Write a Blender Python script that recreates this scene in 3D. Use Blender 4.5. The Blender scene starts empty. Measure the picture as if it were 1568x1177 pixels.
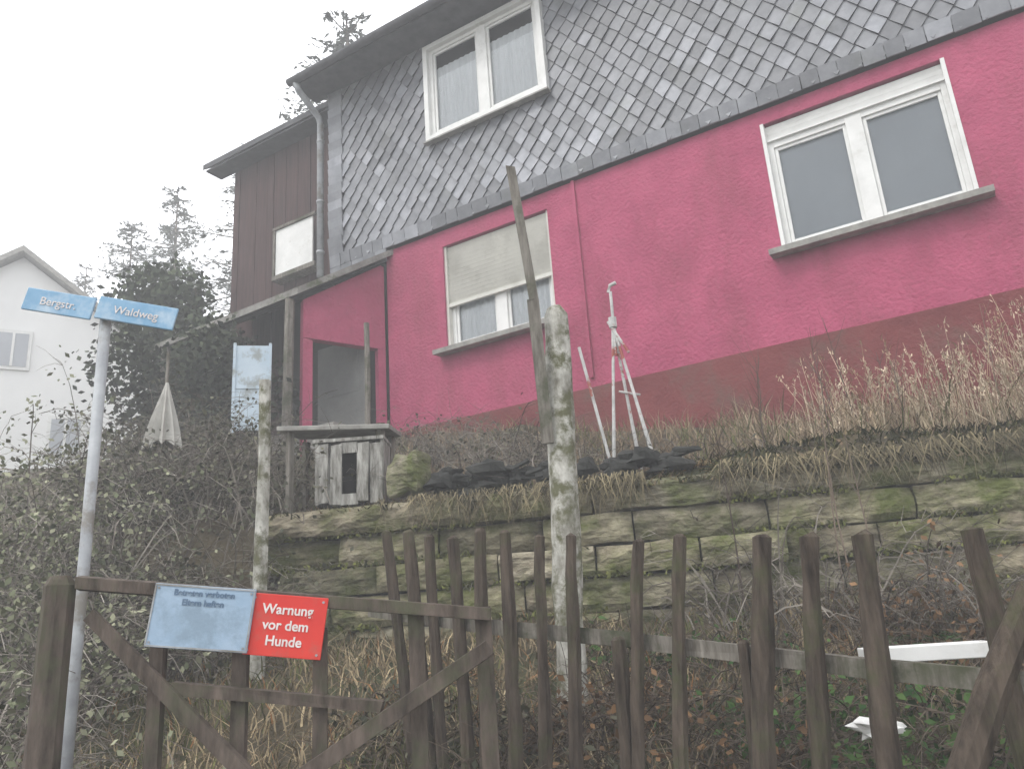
import bpy, math, random
from mathutils import Vector, Matrix, noise
rnd=random.Random(7)
V=Vector
scene=bpy.context.scene
# ------------------------------------------------------------ materials
def newmat(name):
    m=bpy.data.materials.new(name);m.use_nodes=True
    nt=m.node_tree;b=nt.nodes["Principled BSDF"];return m,nt,b
def N(nt,t,**k):
    n=nt.nodes.new(t)
    for a,v in k.items(): setattr(n,a,v)
    return n
def noisy(name,c1,c2,scale=4,rough=.9,bump=.3,bscale=40,bdist=.01,stretch=(1,1,1),c3=None,s3=1.2,t3=(.5,.62),attr=False,detail=8,spec=.3,st3=(1,1,1)):
    m,nt,b=newmat(name);L=nt.links
    tc=N(nt,"ShaderNodeTexCoord");mp=N(nt,"ShaderNodeMapping");mp.inputs["Scale"].default_value=stretch
    L.new(tc.outputs["Object"],mp.inputs[0])
    n1=N(nt,"ShaderNodeTexNoise");n1.inputs["Scale"].default_value=scale;n1.inputs["Detail"].default_value=detail;n1.inputs["Roughness"].default_value=.65
    L.new(mp.outputs[0],n1.inputs["Vector"])
    r=N(nt,"ShaderNodeValToRGB");r.color_ramp.elements[0].position=.32;r.color_ramp.elements[1].position=.68
    r.color_ramp.elements[0].color=tuple(c1)+(1,);r.color_ramp.elements[1].color=tuple(c2)+(1,)
    L.new(n1.outputs[0],r.inputs[0]);out=r.outputs[0]
    if c3:
        m3=N(nt,"ShaderNodeMapping");m3.inputs["Scale"].default_value=st3;L.new(tc.outputs["Object"],m3.inputs[0])
        n3=N(nt,"ShaderNodeTexNoise");n3.inputs["Scale"].default_value=s3;n3.inputs["Detail"].default_value=6;n3.inputs["Roughness"].default_value=.7
        L.new(m3.outputs[0],n3.inputs["Vector"])
        r3=N(nt,"ShaderNodeValToRGB");r3.color_ramp.elements[0].position=t3[0];r3.color_ramp.elements[1].position=t3[1]
        L.new(n3.outputs[0],r3.inputs[0])
        mx=N(nt,"ShaderNodeMix",data_type='RGBA');L.new(r3.outputs[0],mx.inputs[0]);L.new(out,mx.inputs[6]);mx.inputs[7].default_value=tuple(c3)+(1,)
        out=mx.outputs[2]
    if attr:
        at=N(nt,"ShaderNodeAttribute",attribute_name="Col")
        mx=N(nt,"ShaderNodeMix",data_type='RGBA',blend_type='MULTIPLY');mx.inputs[0].default_value=1
        L.new(out,mx.inputs[6]);L.new(at.outputs["Color"],mx.inputs[7]);out=mx.outputs[2]
    L.new(out,b.inputs["Base Color"]);b.inputs["Roughness"].default_value=rough;b.inputs["Specular IOR Level"].default_value=spec
    if bump:
        nb=N(nt,"ShaderNodeTexNoise");nb.inputs["Scale"].default_value=bscale;nb.inputs["Detail"].default_value=6
        L.new(mp.outputs[0],nb.inputs["Vector"])
        bm=N(nt,"ShaderNodeBump");bm.inputs["Strength"].default_value=bump;bm.inputs["Distance"].default_value=bdist
        L.new(nb.outputs[0],bm.inputs["Height"]);L.new(bm.outputs[0],b.inputs["Normal"])
    return m
M_pink=noisy("pink_stucco",(.33,.055,.115),(.44,.085,.16),scale=2.6,bump=1,bscale=26,bdist=.02,c3=(.27,.055,.09),s3=1.1,t3=(.48,.75),st3=(1.6,1,.5))
M_base=noisy("red_plinth",(.14,.030,.032),(.21,.05,.05),scale=3,bump=.8,bscale=30,bdist=.012,c3=(.11,.07,.055),s3=1.5,t3=(.5,.7))
M_slate=noisy("slate",(.6,.62,.66),(1.0,1.0,1.04),scale=6,bump=.4,bscale=40,bdist=.004,attr=True,rough=.5,spec=.5,c3=(.55,.58,.50),s3=2,t3=(.55,.8))
M_slateback=noisy("slate_backing",(.02,.02,.022),(.03,.03,.033),bump=0)
M_white=noisy("white_paint",(.66,.66,.64),(.78,.78,.76),scale=5,bump=.1,rough=.5,c3=(.5,.49,.45),s3=4,t3=(.58,.8))
M_cream=noisy("shutter_plastic",(.56,.55,.50),(.66,.65,.59),scale=3,bump=0,rough=.5,c3=(.42,.41,.36),s3=2,t3=(.5,.75))
M_sill=noisy("stone_sill",(.20,.19,.175),(.38,.37,.34),scale=9,bump=.4)
M_curtain=noisy("curtain",(.60,.61,.62),(.75,.75,.76),scale=2,stretch=(12,1,.5),bump=0)
M_room=noisy("grey_blind",(.34,.36,.39),(.42,.44,.47),scale=1.2,bump=0)
M_wood=noisy("weathered_wood",(.022,.016,.012),(.11,.085,.065),scale=5,stretch=(5,5,.8),bump=1,bscale=14,bdist=.01,c3=(.06,.065,.03),s3=6,t3=(.5,.7))
M_gate=noisy("gate_wood",(.035,.027,.021),(.14,.11,.09),scale=5,stretch=(4,4,1),bump=.8,bscale=16,bdist=.006,c3=(.075,.08,.045),s3=6,t3=(.5,.7))
M_woodgrey=noisy("grey_wood",(.08,.07,.055),(.25,.23,.20),scale=6,stretch=(6,6,.8),bump=.7,bscale=14,bdist=.006,c3=(.07,.075,.045),s3=3)
M_bark=noisy("pale_bark",(.15,.14,.11),(.58,.57,.52),scale=13,stretch=(1,1,.5),bump=1,bscale=26,bdist=.015,c3=(.11,.11,.06),s3=7,t3=(.48,.6))
M_darkwood=noisy("brown_boards",(.035,.018,.017),(.09,.047,.043),scale=4,stretch=(8,8,.5),bump=.5)
M_roof=noisy("roof_dark",(.045,.045,.05),(.10,.10,.105),scale=6,bump=.4)
M_roofedge=noisy("roof_felt",(.12,.11,.10),(.30,.29,.27),scale=6,bump=.5,c3=(.08,.09,.05),s3=4)
M_zinc=noisy("zinc_pipe",(.25,.26,.28),(.42,.44,.45),scale=6,bump=.1,rough=.5,c3=(.2,.19,.17),s3=5)
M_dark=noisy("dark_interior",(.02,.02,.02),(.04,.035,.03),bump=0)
M_door=noisy("grey_door",(.14,.14,.135),(.22,.22,.21),scale=3,bump=.2)
M_stone=noisy("mossy_sandstone",(.11,.095,.065),(.42,.38,.29),scale=7,stretch=(1,1,2.2),bump=1,bscale=14,bdist=.035,c3=(.10,.115,.035),s3=2.6,t3=(.43,.6),attr=True)
M_ground=noisy("ground",(.03,.024,.015),(.10,.08,.045),scale=3,bump=1,bscale=12,bdist=.05,c3=(.04,.05,.02),s3=.7)
M_asphalt=noisy("asphalt",(.04,.04,.042),(.06,.06,.06),scale=30,bump=.5,bscale=120)
M_veg=noisy("vegetation",(.75,.75,.75),(1.15,1.15,1.15),scale=3,bump=0,attr=True,rough=.85,spec=.15,detail=2)
M_housew=noisy("white_render",(.76,.76,.75),(.82,.82,.81),scale=1,bump=.2)
M_blue=noisy("blue_sign_paint",(.16,.32,.48),(.25,.42,.58),scale=6,bump=0,rough=.4,c3=(.48,.58,.66),s3=5,t3=(.48,.7))
M_bluegrey=noisy("faded_enamel",(.25,.36,.48),(.33,.43,.54),scale=5,bump=.15,rough=.35,c3=(.22,.30,.38),s3=4)
M_red=noisy("red_enamel",(.56,.03,.025),(.66,.05,.035),scale=4,bump=0,rough=.4,c3=(.5,.08,.06),s3=9,t3=(.55,.7))
M_text=noisy("white_lettering",(.60,.53,.50),(.78,.74,.72),scale=30,bump=0)
M_dtext=noisy("dark_lettering",(.10,.16,.24),(.16,.22,.30),bump=0)
M_board=noisy("pale_blue_board",(.42,.52,.60),(.54,.63,.70),scale=3,bump=.1,c3=(.30,.33,.33),s3=5)
M_cloth=noisy("canvas",(.36,.35,.32),(.55,.54,.5),scale=5,bump=.2)
M_alu=noisy("aluminium",(.32,.32,.31),(.6,.6,.58),scale=12,bump=.1,rough=.45,c3=(.30,.08,.06),s3=7,t3=(.56,.62))
M_peel=noisy("peeling_paint",(.07,.065,.05),(.46,.45,.42),scale=9,stretch=(3,3,.6),bump=.8,bscale=25)
M_black=noisy("black_debris",(.012,.013,.012),(.05,.05,.045),scale=8,bump=.8)
def glassmat():
    m,nt,b=newmat("window_glass");L=nt.links
    g=N(nt,"ShaderNodeBsdfGlossy");g.inputs["Roughness"].default_value=.03;g.inputs[0].default_value=(.9,.93,.95,1)
    t=N(nt,"ShaderNodeBsdfTransparent");t.inputs[0].default_value=(.96,.98,.98,1)
    fr=N(nt,"ShaderNodeFresnel");fr.inputs[0].default_value=1.6
    mx=N(nt,"ShaderNodeMixShader");L.new(fr.outputs[0],mx.inputs[0]);L.new(t.outputs[0],mx.inputs[1]);L.new(g.outputs[0],mx.inputs[2])
    L.new(mx.outputs[0],nt.nodes["Material Output"].inputs[0]);return m
M_glass=glassmat()
# ------------------------------------------------------------ mesh helpers
class MB:
    def __init__(s): s.v=[];s.f=[];s.c=[]
    def quad(s,pts,col=(1,1,1)):
        i=len(s.v);s.v+= [tuple(p) for p in pts];s.f.append(tuple(range(i,i+len(pts))));s.c.append(col)
    def box(s,c,h,ex=V((1,0,0)),ey=V((0,1,0)),ez=V((0,0,1)),col=(1,1,1),jit=0):
        c=V(c);i=len(s.v)
        for sx in(-1,1):
            for sy in(-1,1):
                for sz in(-1,1):
                    p=c+ex*h[0]*sx+ey*h[1]*sy+ez*h[2]*sz
                    if jit:p+=V((rnd.uniform(-jit,jit),rnd.uniform(-jit,jit),rnd.uniform(-jit,jit)))
                    s.v.append(tuple(p))
        for f in((0,1,3,2),(4,6,7,5),(0,4,5,1),(2,3,7,6),(0,2,6,4),(1,5,7,3)):
            s.f.append(tuple(i+k for k in f));s.c.append(col)
    def bx(s,x0,x1,y0,y1,z0,z1,col=(1,1,1)):
        s.box(((x0+x1)/2,(y0+y1)/2,(z0+z1)/2),(abs(x1-x0)/2,abs(y1-y0)/2,abs(z1-z0)/2),col=col)
    def tube(s,pts,rad,n=6,col=(1,1,1),cap=True,rn=0):
        pts=[V(p) for p in pts];i0=len(s.v)
        for k,p in enumerate(pts):
            d=(pts[min(k+1,len(pts)-1)]-pts[max(k-1,0)])
            if d.length<1e-6:d=V((0,0,1))
            d.normalize();a=d.orthogonal().normalized() if abs(d.z)<.8 else (V((1,0,0))-d*d.x).normalized()
            b=d.cross(a);r=rad[k] if isinstance(rad,(list,tuple)) else rad
            for j in range(n):
                t=2*math.pi*j/n;rr=r*(1+(rnd.uniform(-rn,rn) if rn else 0))
                s.v.append(tuple(p+a*math.cos(t)*rr+b*math.sin(t)*rr))
        for k in range(len(pts)-1):
            for j in range(n):
                a=i0+k*n+j;b=i0+k*n+(j+1)%n
                s.f.append((a,b,b+n,a+n));s.c.append(col)
        if cap:
            s.f.append(tuple(i0+j for j in range(n))[::-1]);s.c.append(col)
            s.f.append(tuple(i0+(len(pts)-1)*n+j for j in range(n)));s.c.append(col)
    def beam(s,a,b,w,t,side=None,col=(1,1,1),jit=.004):
        a=V(a);b=V(b);ez=(b-a).normalized()
        side=V(side) if side else V((0,0,1)).cross(ez)
        ex=(side-ez*side.dot(ez)).normalized();ey=ez.cross(ex)
        s.box((a+b)/2,(w/2,t/2,(b-a).length/2),ex,ey,ez,col,jit)
    def make(s,name,mat,parent=None,smooth=False,bevel=0):
        me=bpy.data.meshes.new(name);me.from_pydata(s.v,[],s.f);me.update()
        at=me.color_attributes.new("Col",'FLOAT_COLOR','CORNER')
        buf=[]
        for p,c in zip(me.polygons,s.c):
            buf+= [c[0],c[1],c[2],1.0]*p.loop_total
        at.data.foreach_set("color",buf)
        me.materials.append(mat)
        if smooth:
            me.polygons.foreach_set("use_smooth",[True]*len(me.polygons))
        o=bpy.data.objects.new(name,me);scene.collection.objects.link(o)
        if bevel:
            b=o.modifiers.new("b",'BEVEL');b.width=bevel;b.segments=2
        if parent:o.parent=parent
        return o
def empty(name):
    o=bpy.data.objects.new(name,None);scene.collection.objects.link(o);return o
def interp(x,T):
    if x<=T[0][0]:return T[0][1]
    for a,b in zip(T,T[1:]):
        if x<=b[0]:return a[1]+(b[1]-a[1])*(x-a[0])/(b[0]-a[0])
    return T[-1][1]
# ------------------------------------------------------------ terrain
P0=V((-4.34,3.93,0));W=V((.930,.367,0)).normalized();NN=V((-W.y,W.x,0))
def sn(x,y):
    r=V((x,y,0))-P0;return r.dot(W),r.dot(NN)
HT=[(-400,-8),(-60,-3),(-12,0),(-4.2,0),(-3.6,.1),(-2.9,.5),(-1.7,1.0),(-.6,1.4),(.05,1.62),(.3,2.46),(1.55,2.88),(4,4.0),(5,4.25),(12.8,6.4),(25,11),(60,20),(300,40)]
def gh(x,y):
    s,n=sn(x,y);h=interp(n,HT)
    if n>-3.4: h+=.10*noise.noise(V((x*1.3,y*1.3,0)))+.04*noise.noise(V((x*4,y*4,3)))
    if n>12: h+=1.5*noise.noise(V((x*.05,y*.05,5)))
    return h
def pt(s,n,z=0):
    p=P0+W*s+NN*n;return V((p.x,p.y,z))
def axis(lo,hi,f0,f1,fine,g=1.25):
    a=[];x=f0
    while x<f1:a.append(x);x+=fine
    st=fine
    while a[-1]<hi:st*=g;a.append(a[-1]+st)
    b=[];st=fine;x=f0
    while x>lo:st*=g;x-=st;b.append(x)
    return b[::-1]+a
S=axis(-400,400,-8,8,.14);Nn=axis(-400,400,-5,6,.11)
g=MB()
for i,s_ in enumerate(S):
    for j,n_ in enumerate(Nn):
        p=pt(s_,n_);g.v.append((p.x,p.y,gh(p.x,p.y)))
nj=len(Nn)
for i in range(len(S)-1):
    for j in range(nj-1):
        g.f.append((i*nj+j,(i+1)*nj+j,(i+1)*nj+j+1,i*nj+j+1));g.c.append((1,1,1))
g.make("ground",M_ground,smooth=True)
rd=MB()
rd.quad([pt(-120,-11,.004),pt(120,-11,.004),pt(120,-4.35,.004),pt(-120,-4.35,.004)])
rd.make("road",M_asphalt)
kb=MB()
for k in range(-30,30):
    kb.box(pt(k+.5,-4.28,.06),(.495,.07,.07),W,NN,col=(1,1,1))
kb.make("road_kerb",M_sill,bevel=.01)
# ------------------------------------------------------------ pink house
house=empty("pink_house")
def wall(mb,x0,x1,z0,z1,holes,y0,y1):
    xs=sorted(set([x0,x1]+[h[0] for h in holes]+[h[1] for h in holes]))
    zs=sorted(set([z0,z1]+[h[2] for h in holes]+[h[3] for h in holes]))
    for a,b in zip(xs,xs[1:]):
        for c,d in zip(zs,zs[1:]):
            mx,mz=(a+b)/2,(c+d)/2
            if any(h[0]<mx<h[1] and h[2]<mz<h[3] for h in holes):continue
            mb.bx(a,b,y0,y1,c,d)
WR=(-1.28,.42,4.92,6.34);WL=(-5.33,-3.80,4.88,6.28);WU=(-5.38,-3.62,7.82,9.22)
mb=MB();wall(mb,-6.25,4.5,4.0,6.5,[WR,WL],7.5,7.8);mb.make("pink_wall",M_pink,house)
mb=MB();mb.bx(-6.24,4.5,7.485,7.8,1.5,3.997);mb.make("plinth",M_base,house)
mb=MB();mb.bx(-6.2,4.45,7.8,14,1.5,6.5);mb.bx(-7.15,4.45,7.8,14,6.5,9.4)
mb.make("house_body",M_dark,house)
mb=MB();wall(mb,-7.2,4.5,6.56,9.4,[WU],7.46,7.8);mb.bx(-7.2,-6.25,7.47,7.8,6.3,6.555);mb.make("upper_wall",M_slateback,house)
mb=MB();mb.bx(-3.45,-3.41,7.47,7.498,4.1,6.5);mb.make("cable_duct",M_pink,house)
sl=MB()
def slatecol(x,z):
    k=.5+.5*noise.noise(V((x*.9,z*.9,2)))
    v=.14+.15*k+rnd.uniform(-.05,.06)
    if rnd.random()<.07:v+=.12
    if noise.noise(V((x*.7,z*1.2,31)))>.25 and rnd.random()<.5:v+=.10
    return (v*.98,v*1.0,v*1.04)
w_,h_=.215,.27
row=0;z=6.66
while z<9.45:
    x=-6.93+(w_/2 if row%2 else 0)
    while x<4.4:
        if not(WU[0]-.02<x<WU[1]+.02 and WU[2]-.02<z<WU[3]+.05):
            y=7.452-.001*rnd.random();c=slatecol(x,z);hw=w_/2*1.0;hh=h_/2*1.03
            tl=rnd.uniform(-.006,.006);yt=y;yb=y-.028-rnd.uniform(0,.012);sx=rnd.uniform(-.008,.008)
            A_=(x,yt,z+hh);B_=(x+hw,y-.013+tl,z+sx);C=(x+rnd.uniform(-.01,.01),yb,z-hh*rnd.uniform(.94,1.03));D_=(x-hw,y-.013-tl,z-sx)
            sl.quad([D_,C,B_,A_],c)
            dk=(.03,.03,.033)
            sl.quad([(C[0],y+.004,C[2]+.002),(B_[0],y+.004,B_[2]),B_,C],dk);sl.quad([(D_[0],y+.004,D_[2]),(C[0],y+.004,C[2]+.002),C,D_],dk)
        x+=w_
    z+=h_/2;row+=1
x=-7.2
while x<4.4:
    w=rnd.uniform(.17,.24);c=slatecol(x,6.5);sl.box((x+w/2,7.425,6.60+rnd.uniform(-.006,.006)),(w/2-.004,.008,.085),V((1,0,0)),V((0,1,.12)).normalized(),V((0,-.12,1)).normalized(),c,.003);x+=w
z=6.68
while z<9.4:
    c=slatecol(-7,z);sl.box((-7.09+rnd.uniform(-.01,.01),7.425,z+.07),(.13,.008,.085),V((1,0,0)),V((0,1,.15)).normalized(),V((0,-.15,1)).normalized(),c,.004);z+=.14
x=-7.2
while x<-6.3:
    c=slatecol(x,6.4);sl.box((x+.1,7.44,6.42),(.097,.008,.09),V((1,0,0)),V((0,1,.12)).normalized(),V((0,-.12,1)).normalized(),c,.004);x+=.2
sl.make("slate_cladding",M_slate,house)
def window(name,Wd,yf,style):
    x0,x1,z0,z1=Wd;fr=MB();gl=MB();cu=MB();sh=MB();si=MB()
    zt=z1
    if style in("R",):zt=z1-.20
    fy0,fy1=yf,yf+.07;t=.085
    fr.bx(x0,x0+t,fy0,fy1,z0,zt);fr.bx(x1-t,x1,fy0,fy1,z0,zt);fr.bx(x0+t,x1-t,fy0,fy1,z0,z0+t);fr.bx(x0+t,x1-t,fy0,fy1,zt-t*.8,zt)
    xm=(x0+x1)/2;fr.bx(xm-.075,xm+.075,fy0-.008,fy1-.002,z0+t*.5,zt-.02)
    for a,b in((x0+t,xm-.075),(xm+.075,x1-t)):
        e=.035;y=fy0+.02;zb,zu=z0+t,zt-t*.8
        fr.bx(a,a+e,y,y+.03,zb,zu);fr.bx(b-e,b,y,y+.03,zb,zu);fr.bx(a+e,b-e,y,y+.03,zb,zb+e);fr.bx(a+e,b-e,y,y+.03,zu-e,zu)
        gl.quad([(a+e,y+.02,zb+e),(b-e,y+.02,zb+e),(b-e,y+.02,zu-e),(a+e,y+.02,zu-e)])
        if style=="R":
            cu.quad([(a,y+.05,zb),(b,y+.05,zb),(b,y+.05,zu),(a,y+.05,zu)])
        else:
            nf=40
            for k in range(nf):
                xa=a+(b-a)*k/nf;xb=a+(b-a)*(k+1)/nf;ya=y+.05+.008*math.sin(k*1.3);yb=y+.05+.008*math.sin((k+1)*1.3)
                zz=zu-(.22 if style=="U" else 0)  # upper window: pale curtain with open top imitates a whitish reflection
                cu.quad([(xa,ya,zb),(xb,yb,zb),(xb,yb,zz),(xa,ya,zz)])
    if style=="R":
        k=z1-.02
        while k>zt:
            sh.box((xm,yf+.0,k-.02),((x1-x0)/2-.02,.012,.020),ey=V((0,1,.35)).normalized(),ez=V((0,-.35,1)).normalized());k-=.048
        sh.bx(x0,x1,yf-.03,yf+.05,zt-.0,zt+.025)
    if style=="L":
        k=z1-.01;zb=z0+.62
        while k>zb:
            sh.box((xm,yf-.035,k-.025),((x1-x0)/2-.035,.007,.024),ey=V((0,1,.5)).normalized(),ez=V((0,-.5,1)).normalized());k-=.056
        sh.bx(x0+.03,x1-.03,yf-.06,yf-.02,zb-.05,zb-.005)
    for a in (x0-.0,x1-.035):
        if style in "RL": sh.bx(a,a+.035,yf-.07,yf-.002,z0,z1)
    if style in "RL":
        si.box(((x0+x1)/2,7.45,z0-.035),((x1-x0)/2+.1,.12,.028),ey=V((0,1,.1)).normalized(),ez=V((0,-.1,1)).normalized())
    else:
        for a in((x0-.04,x0+.03,z0-.05,z1+.05),(x1-.03,x1+.04,z0-.05,z1+.05),(x0+.03,x1-.03,z1-.02,z1+.05),(x0+.03,x1-.03,z0-.05,z0+.02)):
            fr.bx(a[0],a[1],7.36,7.5,a[2],a[3])
        si.bx(x0-.06,x1+.06,7.33,7.42,z0-.075,z0-.053)
    e=empty(name);e.parent=house
    fr.make("window_frame",M_white,e,bevel=.005);gl.make("window_glass",M_glass,e)
    cu.make("curtain",M_room if style=="R" else M_curtain,e)
    if sh.v:sh.make("roller_shutter",M_cream if style=="L" else M_white,e)
    si.make("window_sill",M_sill,e)
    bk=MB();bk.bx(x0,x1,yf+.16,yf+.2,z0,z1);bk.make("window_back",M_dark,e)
window("window_right",WR,7.56,"R");window("window_shuttered",WL,7.6,"L");window("window_upper",WU,7.42,"U")
rf=MB()
def roofp(x0,x1,ye,ze,yr,zr,yb,t=.12):
    a=[(ye,ze),(yr,zr),(yb,ze)]
    for (p,q) in ((a[0],a[1]),(a[1],a[2])):
        v=[]
        for x in(x0,x1):
            for (y,z) in (p,q,(q[0],q[1]+t),(p[0],p[1]+t)):v.append((x,y,z))
        i=len(rf.v);rf.v+=v
        for f in((0,1,2,3),(7,6,5,4),(0,4,5,1),(1,5,6,2),(2,6,7,3),(3,7,4,0)):rf.f.append(tuple(i+k for k in f));rf.c.append((1,1,1))
roofp(-7.55,4.9,6.95,9.40,10.6,12.9,14.4)
rf.bx(-7.5,4.8,6.98,7.46,9.36,9.39)
rf.make("main_roof",M_roof,house)
gt=MB();gt.tube([(-7.5,6.9,9.38),(4.8,6.9,9.40)],.06,10);gt.make("gutter",M_roof,house,smooth=True)
dp=MB();dp.tube([(-7.38,6.92,9.35),(-7.38,6.98,9.25),(-7.38,7.38,9.02),(-7.38,7.42,8.9),(-7.38,7.42,6.45)],.05,10)
for z in(8.6,7.6,6.8):dp.tube([(-7.38,7.42,z),(-7.38,7.42,z+.04)],.058,10)
dp.make("downpipe",M_zinc,house,smooth=True)
an=MB();x=-10.1
while x<-7.2:
    an.bx(x,x+.135,8.1+rnd.uniform(0,.02),8.3,5.5,9.75);x+=.14
an.make("annexe_boards",M_darkwood,house)
an=MB();an.bx(-10.08,-7.2,8.31,13,4,9.7);an.make("annexe_body",M_darkwood,house)
rf=MB();roofp(-10.5,-7.25,7.75,9.52,10.4,11.6,13.4,.10);rf.bx(-10.45,-7.3,7.78,8.1,9.48,9.51);rf.make("annexe_roof",M_roof,house)
bl=MB();bl.bx(-8.85,-8.05,7.93,7.96,7.08,7.86);bl.make("balcony_panel",M_white,house)
bl=MB();bl.bx(-8.9,-7.98,7.90,7.97,7.865,7.91);bl.bx(-8.9,-7.98,7.90,8.1,7.0,7.075);bl.bx(-8.9,-8.855,7.91,7.97,7.08,7.86);bl.make("balcony_rail",M_woodgrey,house)
A=V((-6.30,7.5,0));B=V((-6.80,6.55,0));e=(B-A).normalized();nrm=V((-e.y,e.x,0))
if nrm.x<0:nrm=-nrm
pm=MB()
def pan(a,b,za,zb,ta,tb,th=.12):
    q=[V((a.x,a.y,za)),V((b.x,b.y,zb)),V((b.x,b.y,tb)),V((a.x,a.y,ta))]
    o=-nrm*th;r=[p+o for p in q];i=len(pm.v);pm.v+=[tuple(p) for p in q+r]
    for f in((0,1,2,3),(7,6,5,4),(0,4,5,1),(1,5,6,2),(2,6,7,3),(3,7,4,0)):pm.f.append(tuple(i+k for k in f));pm.c.append((1,1,1))
pan(A,B,5.13,5.16,6.34,5.66)
pan(B-e*.12,B-e*.0,3.4,3.4,5.14,5.155)
pan(A,A+e*.10,3.4,3.4,5.125,5.125)
pm.make("porch_side_wall",M_pink,house)
dm=MB();dm.box(V((-7.0,7.45,4.75)),(.42,.03,.62));dm.box(V((-7.0,7.418,4.95)),(.3,.004,.3));dm.make("porch_door",M_door,house)
dm=MB();dm.bx(-8.2,-6.35,7.6,7.75,3.2,6.3);dm.make("porch_back_wall",M_dark,house)
dm=MB();dm.bx(-8.6,-6.35,6.6,7.6,3.0,4.02);dm.make("porch_floor",M_sill,house)
pr=MB()
q=[V((-6.12,7.52,6.44)),V((-6.72,6.38,5.66)),V((-9.6,6.38,5.60)),V((-9.6,8.1,6.60)),V((-7.0,8.1,6.60))]
i=len(pr.v);pr.v+=[tuple(p) for p in q]+[tuple(p+V((0,0,.09))) for p in q]
pr.f+=[(4,3,2,1,0),(5,6,7,8,9)]+[(k,(k+1)%5,(k+1)%5+5,k+5) for k in range(5)];pr.c+=[(1,1,1)]*7
pr.make("porch_roof",M_roofedge,house)
pp=MB();pp.tube([(-6.93,6.42,3.2),(-6.92,6.42,4.4),(-6.9,6.42,5.64)],[.07,.065,.06],7,rn=.1);pp.tube([(-9.3,6.42,3.6),(-9.3,6.42,5.6)],.06,7);pp.make("porch_post",M_woodgrey,house)
# ------------------------------------------------------------ retaining wall
sw=MB()
def block(s0,s1,z0,z1,n0,dep,col):
    nx=max(3,int((s1-s0)/.07));nz=5;i0=len(sw.v);seed=rnd.random()*99
    def P(a,b,c):
        s=s0+(s1-s0)*a;z=z0+(z1-z0)*b
        edge=min(a,1-a)*(s1-s0);ez=min(b,1-b)*(z1-z0)
        rd_=.035*math.exp(-edge/.03)+.03*math.exp(-ez/.025)
        n=n0+rd_+.045*noise.noise(V((s*5,z*7,seed))) +.022*noise.noise(V((s*16,z*18,seed)))
        zz=z+.02*noise.noise(V((s*3,seed,b)));
        if c:n=n0+dep
        return pt(s,n,zz)
    for a in range(nx+1):
        sw.v.append(tuple(P(a/nx,0,1)))
        for b in range(nz+1):sw.v.append(tuple(P(a/nx,b/nz,0)))
        sw.v.append(tuple(P(a/nx,1,1)))
    r=nz+3
    for a in range(nx):
        for b in range(r):
            b2=(b+1)%r
            sw.f.append((i0+a*r+b,i0+(a+1)*r+b,i0+(a+1)*r+b2,i0+a*r+b2));sw.c.append(col)
    sw.f.append(tuple(i0+b for b in range(r)));sw.c.append(col)
    sw.f.append(tuple(i0+nx*r+b for b in range(r))[::-1]);sw.c.append(col)
zrow=1.25
rows=[.2,.21,.22,.19,.21,.19]
for ri,hh in enumerate(rows):
    s=-.05+rnd.uniform(-.1,.1) if ri<5 else -.1
    while s<7.4:
        l=rnd.uniform(.3,.9) if ri<5 else rnd.uniform(.8,1.6)
        v=rnd.uniform(.55,1.2);c=(v,v*rnd.uniform(.95,1.02),v*rnd.uniform(.86,.98))
        block(s+.006,s+l-.006,zrow,zrow+hh-.012,(-.02 if ri not in(3,5) else -.08)+rnd.uniform(-.035,.03),.36 if ri<5 else .45,c);s+=l
    zrow+=hh
swo=sw.make("stone_retaining_wall",M_stone,smooth=False)
bb=MB();bb.box(pt(3.6,.2,1.75),(3.6,.1,.6),W,NN);bb.make("wall_core",M_black,swo)
# ------------------------------------------------------------ grass & weeds
def blade(mb,p,h,w,lean,col,segs=2,az=None):
    az=rnd.uniform(0,2*math.pi) if az is None else az
    d=V((math.cos(az),math.sin(az),0));sd=V((-d.y,d.x,0)) if rnd.random()<.5 else V((.86,.5,0))
    i=len(mb.v)
    for k in range(segs):
        t=k/segs;q=p+V((0,0,h*t*(1-.25*lean*t)))+d*(lean*h*t*t);ww=w*(1-.6*t)
        mb.v.append(tuple(q-sd*ww/2));mb.v.append(tuple(q+sd*ww/2))
    q=p+V((0,0,h*(1-.25*lean)))+d*(lean*h);mb.v.append(tuple(q))
    for k in range(segs-1):
        mb.f.append((i+2*k,i+2*k+1,i+2*k+3,i+2*k+2));mb.c.append(col)
    mb.f.append((i+2*segs-2,i+2*segs-1,i+2*segs));mb.c.append(col)
def mixc(a,b,t,j=.15):
    k=1+rnd.uniform(-j,j);return tuple((a[i]+(b[i]-a[i])*t)*k for i in range(3))
STRAW=(.50,.41,.28);BROWN=(.16,.11,.07);RUST=(.28,.14,.06);GREEN=(.08,.11,.03);OLIVE=(.16,.16,.06)
gr=MB()
for k in range(24000):
    s=rnd.uniform(0,7.2);n=.25+rnd.random()**1.3*4.2
    p=pt(s,n)
    if p.y>7.45 or p.x<-6.2:continue
    z=gh(p.x,p.y)
    cl=.5+.5*noise.noise(V((p.x*1.9,p.y*1.9,9)));cl2=.5+.5*noise.noise(V((p.x*.9,p.y*.9,29)))
    right=min(1,max(0,(s-2.5)/2.2))
    if rnd.random()>.2+.9*cl*cl2*(.7+1.2*right): continue
    h=rnd.uniform(.08,.28)+right*rnd.random()**1.8*.62*cl2+.05*right
    t=rnd.random();c=mixc(BROWN,STRAW,t*(.35+.75*right)*(.5+cl))
    if rnd.random()<.14:c=mixc(GREEN,OLIVE,rnd.random())
    blade(gr,V((p.x,p.y,z-.02)),h,rnd.uniform(.005,.014),rnd.uniform(.1,1.0),c,3)
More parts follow.
